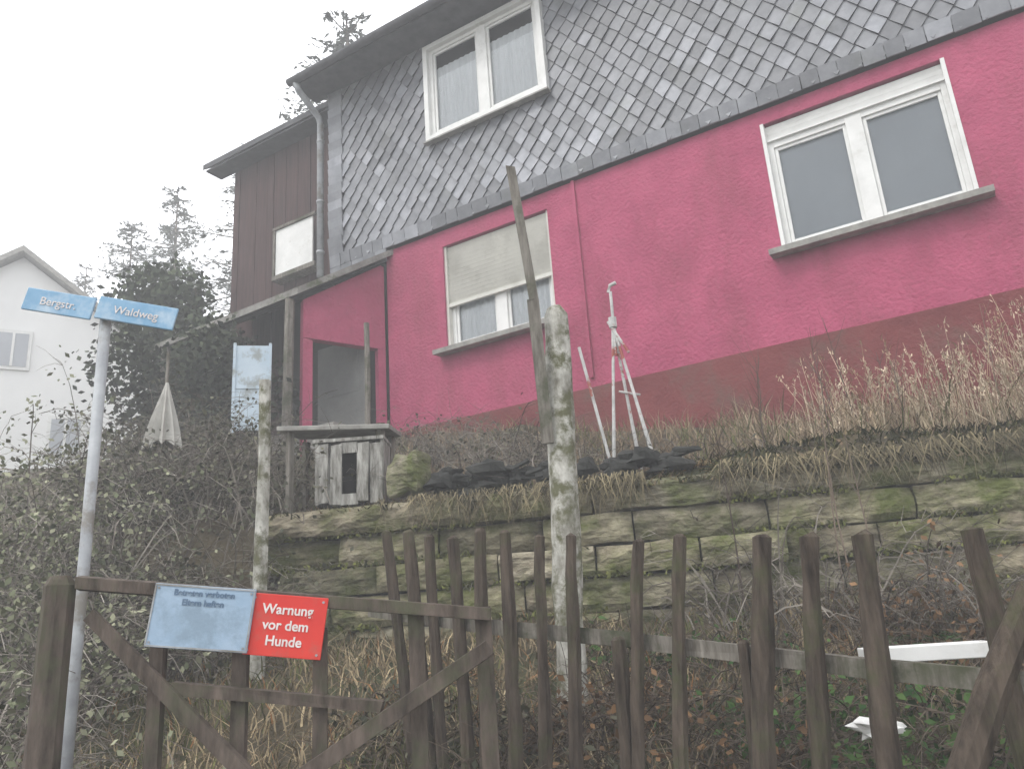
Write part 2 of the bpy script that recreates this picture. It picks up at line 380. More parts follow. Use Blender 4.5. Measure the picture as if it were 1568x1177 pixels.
clumps=[(3.7+rnd.random()**.7*3.4,rnd.uniform(.35,1.4),rnd.uniform(.55,1.1)) for _ in range(62)]
for (cs,cn,ch) in clumps:
    for k in range(rnd.randint(7,20)):
        s=cs+rnd.gauss(0,.14);n=cn+rnd.gauss(0,.10);p=pt(s,n)
        if p.y>7.4:continue
        z=gh(p.x,p.y);h=ch*rnd.uniform(.4,1)*(.72+.35*min(1.2,max(0,(s-4)/1.6)));az=rnd.uniform(0,6.28);ln=abs(rnd.gauss(0,.2))*h
        top=V((p.x+math.cos(az)*ln,p.y+math.sin(az)*ln,z+h));mid=V((p.x*.7+top.x*.3,p.y*.7+top.y*.3,z+h*.55));c=mixc((.30,.22,.14),(.60,.50,.37),rnd.random())
        gr.tube([(p.x,p.y,z),mid,top],[.003,.0026,.0015],3,c,False)
        for q in range(rnd.randint(5,14)):
            b=top.lerp(mid,rnd.random()*.6)+V((rnd.gauss(0,.014),rnd.gauss(0,.014),0));blade(gr,b,rnd.uniform(.02,.055),.010,rnd.uniform(.3,1.6),c,2)
gr.make("dry_grass",M_veg)
bg=MB()
for k in range(30000):
    s=rnd.uniform(-3.5,7);n=-3.3+rnd.random()*3.25
    p=pt(s,n);z=gh(p.x,p.y)
    cl=.5+.5*noise.noise(V((p.x*1.5,p.y*1.5,4)));g2=.5+.5*noise.noise(V((p.x*.9,p.y*.9,14)))
    left=1-min(1,max(0,(s-1.8)/2.0))
    if rnd.random()>.45+.8*cl:continue
    h=rnd.uniform(.05,.16)+.2*cl*rnd.random()
    c=mixc((.10,.075,.045),(.50,.40,.25),rnd.random()**1.1*cl*(.7+1.0*left))
    if rnd.random()<.12+.45*(g2>.6):c=mixc((.045,.06,.02),OLIVE,rnd.random())
    if rnd.random()<.05:c=mixc(RUST,RUST,0)
    blade(bg,V((p.x,p.y,z-.02)),h,rnd.uniform(.005,.013),rnd.uniform(.3,1.4),c,2)
bg.make("bank_grass",M_veg)
def mossz(s,n):
    right=min(1,max(0,(s-1.6)/2.5))
    return 2.44+math.sin(math.pi*min(1,max(0,(n+.06)/.8)))*.22*(.2+.8*right)*(1+.6*noise.noise(V((s*1.7,n*3,0))))
ms=MB()
for k in range(12000):
    s=rnd.uniform(-.1,7.3);n=rnd.uniform(-.1,.66)
    cl=.5+.5*noise.noise(V((s*2.5,n*3,7)))
    c=mixc((.028,.028,.014),(.12,.115,.045),rnd.random()*cl*1.5,.3)
    if rnd.random()<.15:c=mixc(BROWN,(.34,.27,.16),rnd.random())
    p=pt(s,n,mossz(s,n)-.03);blade(ms,p,rnd.uniform(.02,.09),rnd.uniform(.008,.026),rnd.uniform(.4,1.6),c,2)
for k in range(3200):
    s=rnd.uniform(.8,7.2);
    if noise.noise(V((s*1.6,0,3)))<-.15:continue
    p=pt(s,rnd.uniform(-.12,-.02),mossz(s,0)+rnd.uniform(-.02,.06));c=mixc((.04,.035,.02),(.30,.25,.15),rnd.random()**1.4)
    d=V((rnd.uniform(-.14,.14),rnd.uniform(-.12,0),-rnd.uniform(.03,.26)));q=p+d
    w=.004;ms.quad([p-V((w,0,0)),p+V((w,0,0)),q],c)
for k in range(6000):
    s=rnd.uniform(0,7.2);z=rnd.choice([1.45,1.66,1.88,2.07,2.28])+rnd.uniform(-.03,.015)
    if noise.noise(V((s*1.3,z*3,13)))<.0:continue
    p=pt(s,rnd.uniform(-.09,-.01),z);c=mixc((.035,.042,.014),(.17,.18,.05),rnd.random(),.3)
    blade(ms,p,rnd.uniform(.015,.05),rnd.uniform(.01,.025),rnd.uniform(.4,1.6),c,2)
ms.make("moss",M_veg)
hm=MB();ns=90;nn=10
for i in range(ns+1):
    s=-.1+7.4*i/ns
    for j in range(nn+1):
        n=-.06+.8*j/nn;z=mossz(s,n)-.02+.03*noise.noise(V((s*9,n*9,1)))
        hm.v.append(tuple(pt(s,n,z)))
for i in range(ns):
    for j in range(nn):
        hm.f.append((i*(nn+1)+j,(i+1)*(nn+1)+j,(i+1)*(nn+1)+j+1,i*(nn+1)+j+1));hm.c.append((1,1,1))
hm.make("earth_bank",M_ground,smooth=True)
# ------------------------------------------------------------ twigs / brambles
def arc(mb,p,az,L_,rise,droop,r,col,segs=6):
    pts=[];d=V((math.cos(az),math.sin(az),0));wob=V((rnd.uniform(-1,1),rnd.uniform(-1,1),rnd.uniform(-1,1)))*.06*L_
    for k in range(segs+1):
        t=k/segs;pts.append(V(p)+d*L_*t+V((0,0,rise*t-droop*t*t))+wob*math.sin(t*5))
    mb.tube(pts,[r*(1-.7*k/segs) for k in range(segs+1)],3,col,False)
    return pts
def bramble(name,regions,twc=((.07,.055,.045),(.26,.235,.2))):
    mb=MB()
    for (cx,cy,rx,ry,n,hh,lf,nl) in regions:
        for k in range(n):
            a=rnd.uniform(0,6.28);r=math.sqrt(rnd.random());x=cx+math.cos(a)*rx*r;y=cy+math.sin(a)*ry*r;z=gh(x,y)-.05
            c=mixc(twc[0],twc[1],rnd.random())
            H=hh*rnd.uniform(.5,1.15)*(1-.4*r)
            pts=arc(mb,(x,y,z),rnd.uniform(0,6.28),rnd.uniform(.3,1.)*hh*.8,H*2,H*rnd.uniform(1.,1.9),.006*rnd.uniform(.5,1.5),c)
            for q in range(4):
                b=pts[rnd.randint(2,6)];arc(mb,b,rnd.uniform(0,6.28),rnd.uniform(.1,.35),rnd.uniform(0,.25),rnd.uniform(0,.2),.0025,c,3)
            for q in range(nl):
                b=pts[rnd.randint(1,6)]+V((rnd.uniform(-.08,.08),rnd.uniform(-.08,.08),rnd.uniform(-.08,.08)))
                sz=rnd.uniform(.01,.028);u=V((rnd.uniform(-1,1),rnd.uniform(-1,1),rnd.uniform(-1,1))).normalized()*sz;v=u.orthogonal().normalized()*sz*.6
                mb.quad([b-u,b+v,b+u,b-v],mixc(lf[0],lf[1],rnd.random(),.3))
    return mb.make(name,M_veg)
G1=((.04,.045,.03),(.14,.135,.09));G2=((.10,.115,.065),(.28,.28,.19));GG=((.02,.06,.015),(.08,.14,.04));BR=((.06,.035,.02),(.24,.14,.07))
bramble("bramble_bush",[(-5.2,3.95,.95,.7,420,1.05,G1,12),(-6.6,4.8,1.2,.8,320,1.3,G1,12),(-4.6,3.4,.45,.4,130,.7,G1,8)])
bramble("hedge",[(-6.0,2.9,1.1,.9,480,1.75,G2,30),(-4.9,2.4,.7,.5,230,1.3,G2,24),(-3.75,1.75,.35,.3,110,1.25,G2,10)],((.12,.10,.085),(.34,.31,.27)))
bramble("bare_shrub",[(-1.1,4.75,.6,.25,60,.85,G1,0),(-.2,4.95,.6,.25,70,.8,BR,3),(-2.9,5.2,.8,.3,110,.5,G1,2),(-3.4,4.75,.7,.25,90,.35,G1,3),(-4.4,6.1,1.3,.5,200,.65,G1,3),(-1.6,5.4,.8,.3,60,.45,G1,1)])
bramble("undergrowth",[(-.4,3.6,.7,.5,170,.42,GG,9),(-2.2,3.1,.8,.35,130,.35,G1,5),(.6,3.7,.5,.6,110,.5,GG,9),(-1.4,3.4,.6,.4,120,.4,BR,6),(-.1,4.6,.8,.35,130,.45,BR,9),(-1.5,4.2,.8,.3,80,.35,GG,5)],((.035,.025,.02),(.16,.13,.10)))
# thin upright saplings in front of and above the wall
sp=MB()
for k in range(26):
    s=rnd.uniform(3.0,7.0);n=rnd.choice([rnd.uniform(-.5,-.15),rnd.uniform(.3,.9)]);p=pt(s,n);z=gh(p.x,p.y);H=rnd.uniform(.7,1.25)*(1.1 if n<0 else .85)
    c=mixc((.07,.05,.04),(.22,.17,.13),rnd.random());l=V((rnd.gauss(0,.07),rnd.gauss(0,.05),0))
    pts=[V((p.x,p.y,z))+l*t*t+V((rnd.gauss(0,.006),rnd.gauss(0,.006),H*t)) for t in (0,.2,.4,.6,.8,1)]
    sp.tube(pts,[.006,.0055,.0045,.0035,.0025,.0015],4,c,False)
    for q in range(9):
        b=pts[rnd.randint(1,4)].lerp(pts[5],rnd.random()*.4);arc(sp,b,rnd.uniform(0,6.28),rnd.uniform(.05,.2),rnd.uniform(.08,.3),0,.0022,c,3)
sp.make("bare_sapling",M_veg)
fe=MB()
def frond(p,az,L_,up,c1,c2):
    d=V((math.cos(az),math.sin(az),0));sd=V((-d.y,d.x,0))
    for k in range(15):
        t=k/14;q=p+d*L_*t+V((0,0,up*t-up*1.25*t*t));w=L_*.26*math.sin(math.pi*min(1,t*.9+.08))
        c=mixc(c1,c2,rnd.random(),.25)
        for sg in(-1,1):
            b=q+sd*sg*w+d*w*.35-V((0,0,w*.25));fe.quad([q-d*L_*.018,q+d*L_*.018,b],c)
for (x,y,n,c1,c2) in((-.62,4.55,12,(.03,.09,.025),(.08,.16,.05)),(.1,4.9,14,(.20,.09,.04),(.36,.2,.09)),(-1.55,4.3,9,(.03,.08,.025),(.07,.13,.04)),(.5,5.0,12,(.22,.1,.05),(.36,.2,.1)),(-.3,3.3,8,(.03,.08,.02),(.08,.15,.05)),(-2.6,3.7,8,(.2,.1,.05),(.34,.2,.1)),(.25,3.4,8,(.04,.09,.03),(.08,.15,.05)),(-1.95,5.35,10,(.38,.18,.05),(.55,.3,.10)),(-1.75,5.3,8,(.34,.18,.06),(.5,.3,.12))):
    for k in range(n):frond(V((x+rnd.gauss(0,.12),y+rnd.gauss(0,.05),gh(x,y)+.02)),rnd.uniform(0,6.28),rnd.uniform(.2,.42),rnd.uniform(.15,.45),c1,c2)
fe.make("fern",M_veg)
# ------------------------------------------------------------ fence
fn=MB()
XS=[-2.45,-2.31,-2.18,-2.04,-1.885,-1.75,-1.585,-1.43,-1.145,-.98,-.68,-.53,-.37,-.08,.22,.36,.5]
def fy(x): return interp(x,[(-2.45,2.89),(-.98,2.73),(-.08,2.57),(.5,2.46)])
def fz(x): return interp(x,[(-2.45,2.03),(-1.42,1.91),(-.67,1.83),(-.08,1.75),(.5,1.68)])
def picket(x,top,dx,r,dy=0):
    y=fy(x);zb=.35;L_=top-zb;pts=[];rr=[]
    bx_=rnd.uniform(-.02,.02);by=rnd.uniform(-.02,.02)
    for k in range(12):
        t=k/11;pts.append((x+dx*(1-t)*L_/.9+bx_*math.sin(t*3.1)+rnd.uniform(-.003,.003),y+dy*(1-t)+by*(1-t)+rnd.uniform(-.003,.003),zb+L_*t));rr.append(r*(1.15-.25*t)*rnd.uniform(.9,1.1))
    pts.append((pts[-1][0]+rnd.uniform(-.006,.006),pts[-1][1],top+r*rnd.uniform(.2,.6)));rr.append(r*rnd.uniform(.4,.75))
    fn.tube(pts,rr,8,rn=.12)
for i,x in enumerate(XS):
    dx=interp(x,[(-2.45,.10),(-1.9,.0),(-1.43,-.07),(-.67,-.10),(-.3,-.05),(.5,0)])+rnd.uniform(-.02,.02)
    picket(x,fz(x)+rnd.uniform(-.015,.035),dx,rnd.uniform(.024,.031)+(.006 if x>-.75 else 0))
picket(-1.27,1.53,-.06,.03);picket(-.80,1.50,-.05,.020)
fn.tube([(.02,2.40,1.60),(-.11,2.36,1.38),(-.30,2.30,1.02),(-.5,2.24,.6)],[.033,.037,.04,.04],8,rn=.12)
fence=fn.make("picket_fence",M_wood,smooth=False)
fr=MB()
pl=[(-2.6,1.72),(-1.9,1.61),(-1.2,1.52),(-.5,1.42),(.2,1.34),(.9,1.26)]
for (xa,za),(xb,zb) in zip(pl,pl[1:]):
    fr.beam((xa,fy(xa)+.055,za),(xb+.01,fy(xb)+.055,zb),.035,.055,side=(0,1,0),jit=.004)
    fr.beam((xa,fy(xa)+.055,za-.85),(xb+.01,fy(xb)+.055,zb-.85),.035,.06,side=(0,1,0),jit=.003)
fr.make("fence_rail",M_woodgrey,fence)
# ------------------------------------------------------------ gate
gate=empty("garden_gate")
gm=MB();GN=V((.546,-.838,0))
def gb(a,b,w=.045,t=.03,off=0):
    a=V(a)+GN*off;b=V(b)+GN*off;gm.beam(a,b,w,t,side=tuple((b-a).cross(GN)),jit=.004)
gb((-2.6,1.53,1.835),(-1.48,2.26,1.645),.043,.04)
gb((-2.6,1.53,1.85-.75),(-1.48,2.26,.93),.05,.04)
gb((-2.33,1.706,1.49),(-1.78,2.065,1.39),.035,.03)
gb((-2.55,1.563,1.73),(-2.10,1.856,1.20),.048,.025,.03)
gb((-2.05,1.89,1.17),(-1.49,2.255,1.545),.048,.025,.03)
for (x,y,zt) in((-2.385,1.668,1.70),(-2.165,1.812,1.66),(-1.95,1.953,1.64),(-1.69,2.122,1.68),(-1.505,2.243,1.67)):
    gb((x+rnd.uniform(-.01,.01),y,.75),(x+.005,y,zt),rnd.uniform(.042,.052),.03,-.035)
gm.make("gate_frame",M_gate,gate)
gp=MB();gp.tube([(-2.68,1.50,.2),(-2.67,1.50,.7),(-2.67,1.50,1.0),(-2.655,1.50,1.4),(-2.65,1.50,1.83),(-2.65,1.50,1.86)],[.062,.058,.057,.053,.05,.03],9,rn=.1);gp.make("gate_post",M_gate,gate)
def sign(name,tl,tr,bl,mat,lines,tm,size,off,border=None,ytop=.3):
    tl,tr,bl=V(tl)+GN*off,V(tr)+GN*off,V(bl)+GN*off
    ex=tr-tl;w=ex.length;ex.normalize();dn=bl-tl;dn=(dn-ex*dn.dot(ex));h=dn.length;ey=-dn.normalized();ez=ex.cross(ey)
    c=tl+ex*w/2-ey*h/2
    m=MB();m.box(c,(w/2,h/2,.003),ex,ey,ez);o=m.make(name,mat,bevel=.002)
    if border:
        b=MB();t=.004
        for sg in(1,-1):
            b.box(c+ez*.0045+ey*sg*(h/2-t),(w/2-.002,t/1.5,.001),ex,ey,ez);b.box(c+ez*.0045+ex*sg*(w/2-t),(t/1.5,h/2-.008,.001),ex,ey,ez)
        b.make("border",border,o)
    for i,tx in enumerate(lines):
        cu=bpy.data.curves.new("lettering","FONT");cu.body=tx;cu.size=size;cu.extrude=.0008;cu.align_x='CENTER';cu.offset=.0008
        t=bpy.data.objects.new("lettering_%d"%(i+1),cu);scene.collection.objects.link(t);cu.materials.append(tm)
        q=c+ez*.0045+ey*(h*ytop-size*.5-i*size*1.12)
        t.matrix_world=Matrix(((ex.x,ey.x,ez.x,q.x),(ex.y,ey.y,ez.y,q.y),(ex.z,ey.z,ez.z,q.z),(0,0,0,1)))
        t.parent=o
    b=MB()
    for sx in(-1,1):
        for sy in(-1,1):b.tube([c+ex*sx*(w/2-.014)+ey*sy*(h/2-.014),c+ex*sx*(w/2-.014)+ey*sy*(h/2-.014)+ez*.006],.004,8)
    b.make("screws",M_zinc,o)
    return o
sign("faded_blue_sign",(-2.375,1.675,1.815),(-2.105,1.85,1.772),(-2.383,1.668,1.62),M_bluegrey,["Betreten verboten","Eltern haften"],M_dtext,.026,.04,M_zinc,.40)
sign("dog_warning_sign",(-2.12,1.842,1.765),(-1.915,1.976,1.73),(-2.127,1.838,1.575),M_red,["Warnung","vor dem","Hunde"],M_text,.043,.032,None,.30)
# ------------------------------------------------------------ street sign
st=empty("street_sign")
m=MB();m.tube([(-3.14,1.86,.3),(-3.10,1.84,1.6),(-3.06,1.82,3.02)],.023,10);m.make("pole",M_zinc,st,smooth=True)
def plate(a,b,h,mat,nm,txt):
    a,b=V(a),V(b);ex=(b-a).normalized();ez=ex.cross(V((0,0,1))).normalized();ey=ez.cross(ex);c=(a+b)/2-ey*h/2
    m=MB();m.box(c,((b-a).length/2,h/2,.006),ex,ey,ez);o=m.make(nm,mat,st,bevel=.004)
    cu=bpy.data.curves.new("lettering","FONT");cu.body=txt;cu.size=h*.5;cu.extrude=.0008;cu.align_x='CENTER'
    t=bpy.data.objects.new(nm+"_lettering",cu);scene.collection.objects.link(t);cu.materials.append(M_text);q=c+ez*.008-ey*h*.18
    t.matrix_world=Matrix(((ex.x,ey.x,ez.x,q.x),(ex.y,ey.y,ez.y,q.y),(ex.z,ey.z,ez.z,q.z),(0,0,0,1)));t.parent=st
plate((-3.31,1.62,3.12),(-3.06,1.775,3.05),.10,M_blue,"name_plate","Bergstr.")
plate((-3.05,1.785,3.06),(-2.78,1.97,2.985),.10,M_blue,"direction_plate","Waldweg")
# ------------------------------------------------------------ posts
m=MB();m.tube([(-1.96+rnd.uniform(-.006,.006)+.09*t**1.3,3.66+.03*t,.9+2.33*t) for t in [k/16 for k in range(17)]]+[(-1.88,3.69,3.28)],[.08*(1-.12*k/16)*rnd.uniform(.93,1.07) for k in range(17)]+[.045],14,rn=.07);m.make("bark_post",M_bark,smooth=True)
m=MB();m.beam((-1.93,3.58,2.5),(-1.93,3.54,3.3),.06,.02,side=(1,.5,0));m.beam((-1.93,3.54,3.3),(-1.975,3.50,4.13),.045,.018,side=(1,.5,0),jit=.01);m.make("broken_lath",M_woodgrey)
m=MB();m.tube([(-3.88,3.40,1.2),(-3.86,3.38,1.7),(-3.85,3.38,2.2),(-3.84,3.38,2.7),(-3.83,3.37,3.22)],[.044,.042,.042,.038,.036],9,rn=.12);m.make("garden_post",M_bark)
m=MB();m.tube([(-6.1,6.9,3.7),(-6.08,6.9,4.6),(-6.07,6.88,5.25)],.035,6);m.make("garden_post",M_woodgrey)
# ------------------------------------------------------------ tripod
m=MB();top=V((-2.17,5.22,3.98));b0=2.5
hub=V((-2.18,5.22,3.72))
for q in((-2.29,5.18,b0),(-2.12,5.32,b0),(-1.95,5.20,b0)):
    m.tube([hub+(V(q)-hub)*.02,hub.lerp(V(q),.5),V(q)],[.011,.012,.016],7)
m.tube([hub-V((0,0,.25)),top],.012,7);m.tube([(-2.42,5.1,3.56),(-2.26,5.16,b0)],.012,7)
m.tube([hub+V((0,0,-.03)),hub+V((0,0,.05))],.032,8)
m.tube([top+V((-.02,0,0)),top+V((.0,0,.05)),top+V((.05,0,.06))],.014,6)
m.tube([hub+V((-.03,-.02,.02)),hub+V((.1,0,-.25))],.011,6)
m.tube([(-2.2,5.24,3.2),(-2.05,5.27,3.15)],.008,6)
m.make("metal_tripod",M_alu)
# ------------------------------------------------------------ table / cabinet / stones
tb=empty("garden_table")
m=MB();ex=V((.86,.5,-.05)).normalized();ey=V((-.5,.86,.12)).normalized();ez=ex.cross(ey)
m.box((-4.22,4.48,3.14),(.42,.3,.018),ex,ey,ez);m.make("table_top",M_sill,tb,bevel=.006)
m=MB()
for a,b in((-.34,-.22),(.34,-.22),(-.34,.22),(.34,.22)):
    p=V((-4.22,4.48,3.08))+ex*a+ey*b;m.beam((p.x,p.y,2.35),(p.x,p.y,3.13),.045,.045,side=(1,0,0))
m.make("legs",M_woodgrey,tb)
cb=empty("peeling_cabinet");m=MB();c=V((-4.03,4.4,2.76));ez2=V((0,0,1));ex=V((.86,.5,0)).normalized();ey=V((-.5,.86,0)).normalized()
for a in(-.2,-.1,.1,.2): m.box(c+ex*a-ey*.14-V((0,0,rnd.uniform(0,.02))),(.044,.012,.22),ex,ey,ez2,jit=.012)
m.box(c-ey*.138+V((0,0,.18)),(.06,.01,.04),ex,ey,ez2);m.box(c-ey*.138-V((0,0,.2)),(.06,.01,.04),ex,ey,ez2)
m.box(c+ex*.24,(.012,.14,.23),ex,ey,ez2);m.box(c-ex*.24,(.012,.14,.23),ex,ey,ez2);m.box(c+V((0,0,.24)),(.26,.16,.012),ex,ey,ez2);m.make("cabinet_boards",M_peel,cb)
m=MB();m.box(c+ey*.1,(.22,.02,.22),ex,ey,ez2);m.make("cabinet_back",M_dark,cb)
def rock(mb,c,r,n=9,mm=6,sq=1,amp=.25):
    i0=len(mb.v);sd=rnd.random()*50
    for i in range(mm+1):
        for j in range(n):
            th=math.pi*i/mm;ph=2*math.pi*j/n;d=V((math.sin(th)*math.cos(ph),math.sin(th)*math.sin(ph),math.cos(th)))
            d=V([math.copysign(abs(t)**sq,t) for t in d]);k=1+amp*noise.noise(d*1.5+V((sd,0,0)))
            mb.v.append((c[0]+d.x*r[0]*k,c[1]+d.y*r[1]*k,c[2]+d.z*r[2]*k))
    for i in range(mm):
        for j in range(n):
            mb.f.append((i0+i*n+j,i0+(i+1)*n+j,i0+(i+1)*n+(j+1)%n,i0+i*n+(j+1)%n));mb.c.append((1,1,1))
m=MB();rock(m,(-3.52,4.42,2.68),(.14,.12,.14),14,10,.5,.35);m.make("stone_block",M_stone)
m=MB()
for k in range(60):
    s=1.15+1.75*rnd.random();p=pt(s,.16+rnd.uniform(-.07,.12));r=rnd.uniform(.03,.09);rock(m,(p.x,p.y,2.52+rnd.uniform(-.03,.14)),(r*rnd.uniform(1,1.8),r,r*rnd.uniform(.5,1)),7,5,.9,.9)
for k in range(9):
    s=1.2+1.6*rnd.random();p=pt(s,.12,2.52+rnd.random()*.12);q=p+W*rnd.uniform(.12,.32)+V((0,0,rnd.uniform(-.06,.08)));m.tube([p,q],rnd.uniform(.01,.03),5,rn=.3)
m.make("dark_rubble",M_black)
# ------------------------------------------------------------ parasol
pa=empty("folded_parasol");m=MB();ap=V((-5.99,4.17,3.86));n=20
i0=len(m.v)
for k in range(6):
    t=k/5
    for j in range(n):
        a=2*math.pi*j/n;r=(.012+.12*t**.9)*(1+.3*(-1)**j*min(1,t*2));m.v.append((ap.x-.02*t+math.cos(a)*r,ap.y+math.sin(a)*r,ap.z-.56*t-(.03*(-1)**j if k==5 else 0)))
for k in range(5):
    for j in range(n):m.f.append((i0+k*n+j,i0+k*n+(j+1)%n,i0+(k+1)*n+(j+1)%n,i0+(k+1)*n+j));m.c.append((1,1,1))
m.make("canopy",M_cloth,pa);m=MB();m.tube([(-6.0,4.17,2.2),(-6.0,4.17,4.15)],.014,8);m.make("mast",M_woodgrey,pa)
bo=empty("pale_blue_board");m=MB();ex=V((.72,.69,0));ey=V((-.69,.72,0))
m.box((-6.93,5.9,4.40),(.18,.02,.50),ex,ey);m.make("panel",M_board,bo);m=MB()
for sx in(-1,1):m.box(V((-6.93,5.9,4.40))+ex*sx*.195-ey*.004,(.016,.028,.53),ex,ey)
m.box(V((-6.93,5.9,4.40))-ey*.026,(.17,.004,.02),ex,ey);m.make("frame",M_board,bo)
m=MB()
ex=V((.93,.36,0)).normalized();ey=V((-.36,.93,0)).normalized();c=V((-.33,3.25,1.40))
m.box(c,(.20,.05,.006),ex,ey);m.box(c+ey*.055+V((0,0,.02)),(.20,.005,.025),ex,ey);m.box(c-ey*.055+V((0,0,.02)),(.20,.005,.025),ex,ey)
m.box(c+ex*.205+V((0,0,.02)),(.005,.06,.025),ex,ey);m.box(c-ex*.205+V((0,0,.02)),(.005,.06,.025),ex,ey);m.make("white_planter_trough",M_white,bevel=.003)
m=MB();rock(m,(-.50,3.1,1.19),(.075,.05,.035),12,9,.9,1.2);m.make("white_plastic_bag",M_white)
# ------------------------------------------------------------ trees
def conifer(name,x,y,zb,H,R_,dens=1,col=((.03,.045,.03),(.09,.11,.075)),sparse=0,fat=1):
    mb=MB();mb.tube([(x,y,zb),(x+.1,y,zb+H*.5),(x,y,zb+H)],[.03*H*.5,.018*H*.5,.01],7,(.12,.09,.07))
    nb=int(H*9*dens)
    for k in range(nb):
        t=rnd.random()**.8*.94+.06
        if t<sparse and rnd.random()<.8:continue
        z=zb+H*t;Lb=R_*(1.08-t)**.75*rnd.uniform(.45,1.2);az=rnd.uniform(0,6.28);d=V((math.cos(az),math.sin(az),0))
        p0=V((x,y,z));tip=p0+d*Lb+V((0,0,-.15*Lb+.35*Lb*rnd.random()))
        mb.tube([p0,p0.lerp(tip,.5)-V((0,0,.03)),tip],[.03,.02,.006],3,(.10,.08,.06),False)
        for q in range(int((10+16*Lb)*fat)):
            u=rnd.random()**.6;b=p0.lerp(tip,u)+V((rnd.gauss(0,.13*Lb),rnd.gauss(0,.13*Lb),rnd.gauss(0,.08*Lb)-.05))
            sz=rnd.uniform(.07,.18)*H/10;v1=(d+V((rnd.gauss(0,.6),rnd.gauss(0,.6),rnd.gauss(-.1,.5)))).normalized()*sz;v2=V((rnd.gauss(0,1),rnd.gauss(0,1),rnd.gauss(0,1))).normalized()*sz*.3
            mb.quad([b-v1*.4,b+v2,b+v1,b-v2],mixc(col[0],col[1],rnd.random(),.3))
    return mb.make(name,M_veg)
HZ=((.07,.08,.065),(.17,.18,.155))  # needle colours of the far pines, faded to paint in haze
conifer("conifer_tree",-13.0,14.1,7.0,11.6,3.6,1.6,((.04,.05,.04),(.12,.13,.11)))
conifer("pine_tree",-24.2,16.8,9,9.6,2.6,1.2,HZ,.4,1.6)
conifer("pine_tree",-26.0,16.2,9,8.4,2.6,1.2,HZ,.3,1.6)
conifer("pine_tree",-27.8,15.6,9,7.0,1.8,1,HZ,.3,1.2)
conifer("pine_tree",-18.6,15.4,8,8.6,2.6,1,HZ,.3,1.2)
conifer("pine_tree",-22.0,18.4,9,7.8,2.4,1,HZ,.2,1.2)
def leafy(name,clumps,size,cols,trunk):
    mb=MB();mb.tube(trunk,[.16,.12,.08],7,(.10,.08,.06))
    for (cx,cy,cz,rx,ry,rz,n) in clumps:
        sh=rnd.uniform(.7,1.3)
        for k in range(n):
            d=V((rnd.gauss(0,1),rnd.gauss(0,1),rnd.gauss(0,1))).normalized()*(rnd.random()**.35)
            nz=1+.35*noise.noise(d*2.5+V((cx,cy,cz)))
            b=V((cx+d.x*rx*nz,cy+d.y*ry*nz,cz+d.z*rz*nz));u=V((rnd.gauss(0,1),rnd.gauss(0,1),rnd.gauss(0,1))).normalized()*size*rnd.uniform(.6,1.3);v=u.orthogonal().normalized()*u.length*.6
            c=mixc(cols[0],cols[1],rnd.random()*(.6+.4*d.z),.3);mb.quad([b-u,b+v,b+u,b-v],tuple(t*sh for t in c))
    return mb.make(name,M_veg)
cl=[]
for k in range(18):
    cl.append((-11.2+rnd.uniform(-1.0,1.0),8.2+rnd.uniform(-.7,.7),4.4+k*.17+rnd.uniform(0,.2),.85,.75,.6,650))
leafy("ivy_tree",cl,.06,((.025,.035,.02),(.09,.11,.06)),[(-11.2,8.2,3.5),(-11.2,8.2,5.5),(-11.1,8.2,7.6)])
cl=[(-8.6+rnd.uniform(-1.2,1.2),6.4+rnd.uniform(-.6,.4),3.7+rnd.uniform(0,1.6),.55,.5,.5,420) for k in range(14)]
leafy("evergreen_shrub",cl,.045,((.02,.028,.018),(.08,.09,.055)),[(-8.6,6.4,3.3),(-8.6,6.4,4),(-8.5,6.4,5)])
# ------------------------------------------------------------ white house
wh=empty("white_house");th=math.radians(58)
ax=V((math.cos(th),math.sin(th),0));ay=V((-math.sin(th),math.cos(th),0));C=V((-21.3,10.2,0))
m=MB();w=3.4;ze=9.6;za=12.2;D_=8;zb=5
def wp(a,b,z):
    p=C+ax*a+ay*b;return (p.x,p.y,z)
f=[wp(-w,0,zb),wp(w,0,zb),wp(w,0,ze),wp(0,0,za),wp(-w,0,ze)];bk=[wp(-w,D_,zb),wp(w,D_,zb),wp(w,D_,ze),wp(0,D_,za),wp(-w,D_,ze)]
m.v=f+bk;m.f=[(0,1,2,3,4),(9,8,7,6,5),(0,5,6,1),(1,6,7,2),(4,9,5,0)];m.c=[(1,1,1)]*5;m.make("walls",M_housew,wh)
m=MB()
for sg in(-1,1):
    a=[wp(0,-.35,za+.05),wp(sg*(w+.4),-.35,ze-.27),wp(sg*(w+.4),D_+.3,ze-.27),wp(0,D_+.3,za+.05)];up=[(p[0],p[1],p[2]+.16) for p in a]
    i=len(m.v);m.v+=a+up;m.f+=[(i,i+1,i+2,i+3),(i+7,i+6,i+5,i+4)]+[(i+k,i+(k+1)%4,i+(k+1)%4+4,i+k+4) for k in range(4)];m.c+=[(1,1,1)]*6
m.make("roof",M_sill,wh)
m=MB();m2=MB()
for a,z in((0,9.5),(-1.6,7.2),(1.4,7.2)):
    p=V(wp(a,-.03,z));m.box(p,(.42,.03,.55),ax,ay);m2.box(p-ay*.035,(.34,.01,.46),ax,ay);m.box(p-ay*.05,(.03,.01,.46),ax,ay)
m.make("window_frames",M_white,wh);m2.make("window_panes",M_room,wh)
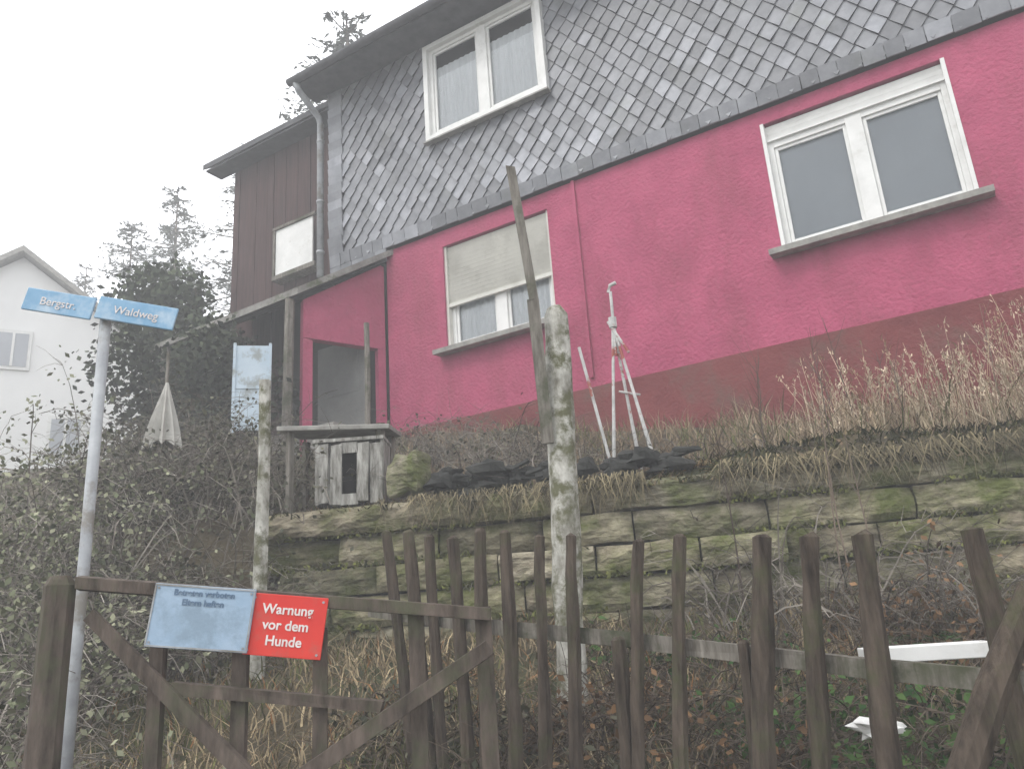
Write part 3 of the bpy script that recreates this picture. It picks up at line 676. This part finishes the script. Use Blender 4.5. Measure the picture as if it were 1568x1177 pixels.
# ------------------------------------------------------------ added homogeneous volume, stands in for lens smear and glare
mm=bpy.data.materials.new("lens_haze");mm.use_nodes=True;nt=mm.node_tree
nt.nodes.remove(nt.nodes["Principled BSDF"]);vs=nt.nodes.new("ShaderNodeVolumeScatter");vs.inputs["Density"].default_value=.017;vs.inputs["Color"].default_value=(.98,.985,1,1)
nt.links.new(vs.outputs[0],nt.nodes["Material Output"].inputs["Volume"])
m=MB();m.bx(-60,12,-8,30,-10,14);m.make("lens_haze",mm)
# ------------------------------------------------------------ world, sun, camera
EL=math.radians(50);AZ=math.radians(200)
w=bpy.data.worlds.new("World");scene.world=w;w.use_nodes=True;nt=w.node_tree;L=nt.links
bgn=nt.nodes["Background"];sky=nt.nodes.new("ShaderNodeTexSky");sky.sky_type='NISHITA';sky.sun_disc=False;sky.sun_elevation=EL;sky.sun_rotation=AZ
L.new(sky.outputs[0],bgn.inputs[0]);bgn.inputs[1].default_value=.05
b2=nt.nodes.new("ShaderNodeBackground");b2.inputs[1].default_value=2.0
nz=nt.nodes.new("ShaderNodeTexNoise");nz.inputs["Scale"].default_value=1.5;nz.inputs["Detail"].default_value=4
tc=nt.nodes.new("ShaderNodeTexCoord");L.new(tc.outputs["Generated"],nz.inputs["Vector"])
rp=nt.nodes.new("ShaderNodeValToRGB");rp.color_ramp.elements[0].color=(.90,.90,.91,1);rp.color_ramp.elements[1].color=(1,1,1,1);rp.color_ramp.elements[0].position=.3;rp.color_ramp.elements[1].position=.6
L.new(nz.outputs[0],rp.inputs[0]);L.new(rp.outputs[0],b2.inputs[0])
ad=nt.nodes.new("ShaderNodeAddShader");L.new(bgn.outputs[0],ad.inputs[0]);L.new(b2.outputs[0],ad.inputs[1]);L.new(ad.outputs[0],nt.nodes["World Output"].inputs[0])
sd=bpy.data.lights.new("sun",'SUN');sd.energy=1.4;sd.angle=math.radians(15);sd.color=(1,.97,.93)
so=bpy.data.objects.new("sun",sd);scene.collection.objects.link(so)
dirv=V((math.sin(AZ)*math.cos(EL),math.cos(AZ)*math.cos(EL),math.sin(EL)));so.rotation_euler=dirv.to_track_quat('Z','Y').to_euler();so.location=dirv*30
cd=bpy.data.cameras.new("camera");cam=bpy.data.objects.new("camera",cd);scene.collection.objects.link(cam);scene.camera=cam
cd.sensor_width=36;cd.lens=28.0;cd.clip_start=.05;cd.clip_end=2000
r=V((.8475,.5265,-.0680)).normalized();u=V((.2092,-.2134,.9543));u=(u-r*u.dot(r)).normalized();b=r.cross(u)
cam.matrix_world=Matrix(((r.x,u.x,b.x,0),(r.y,u.y,b.y,0),(r.z,u.z,b.z,1.6),(0,0,0,1)))
scene.view_settings.view_transform='Standard';scene.view_settings.look='None';scene.view_settings.exposure=0
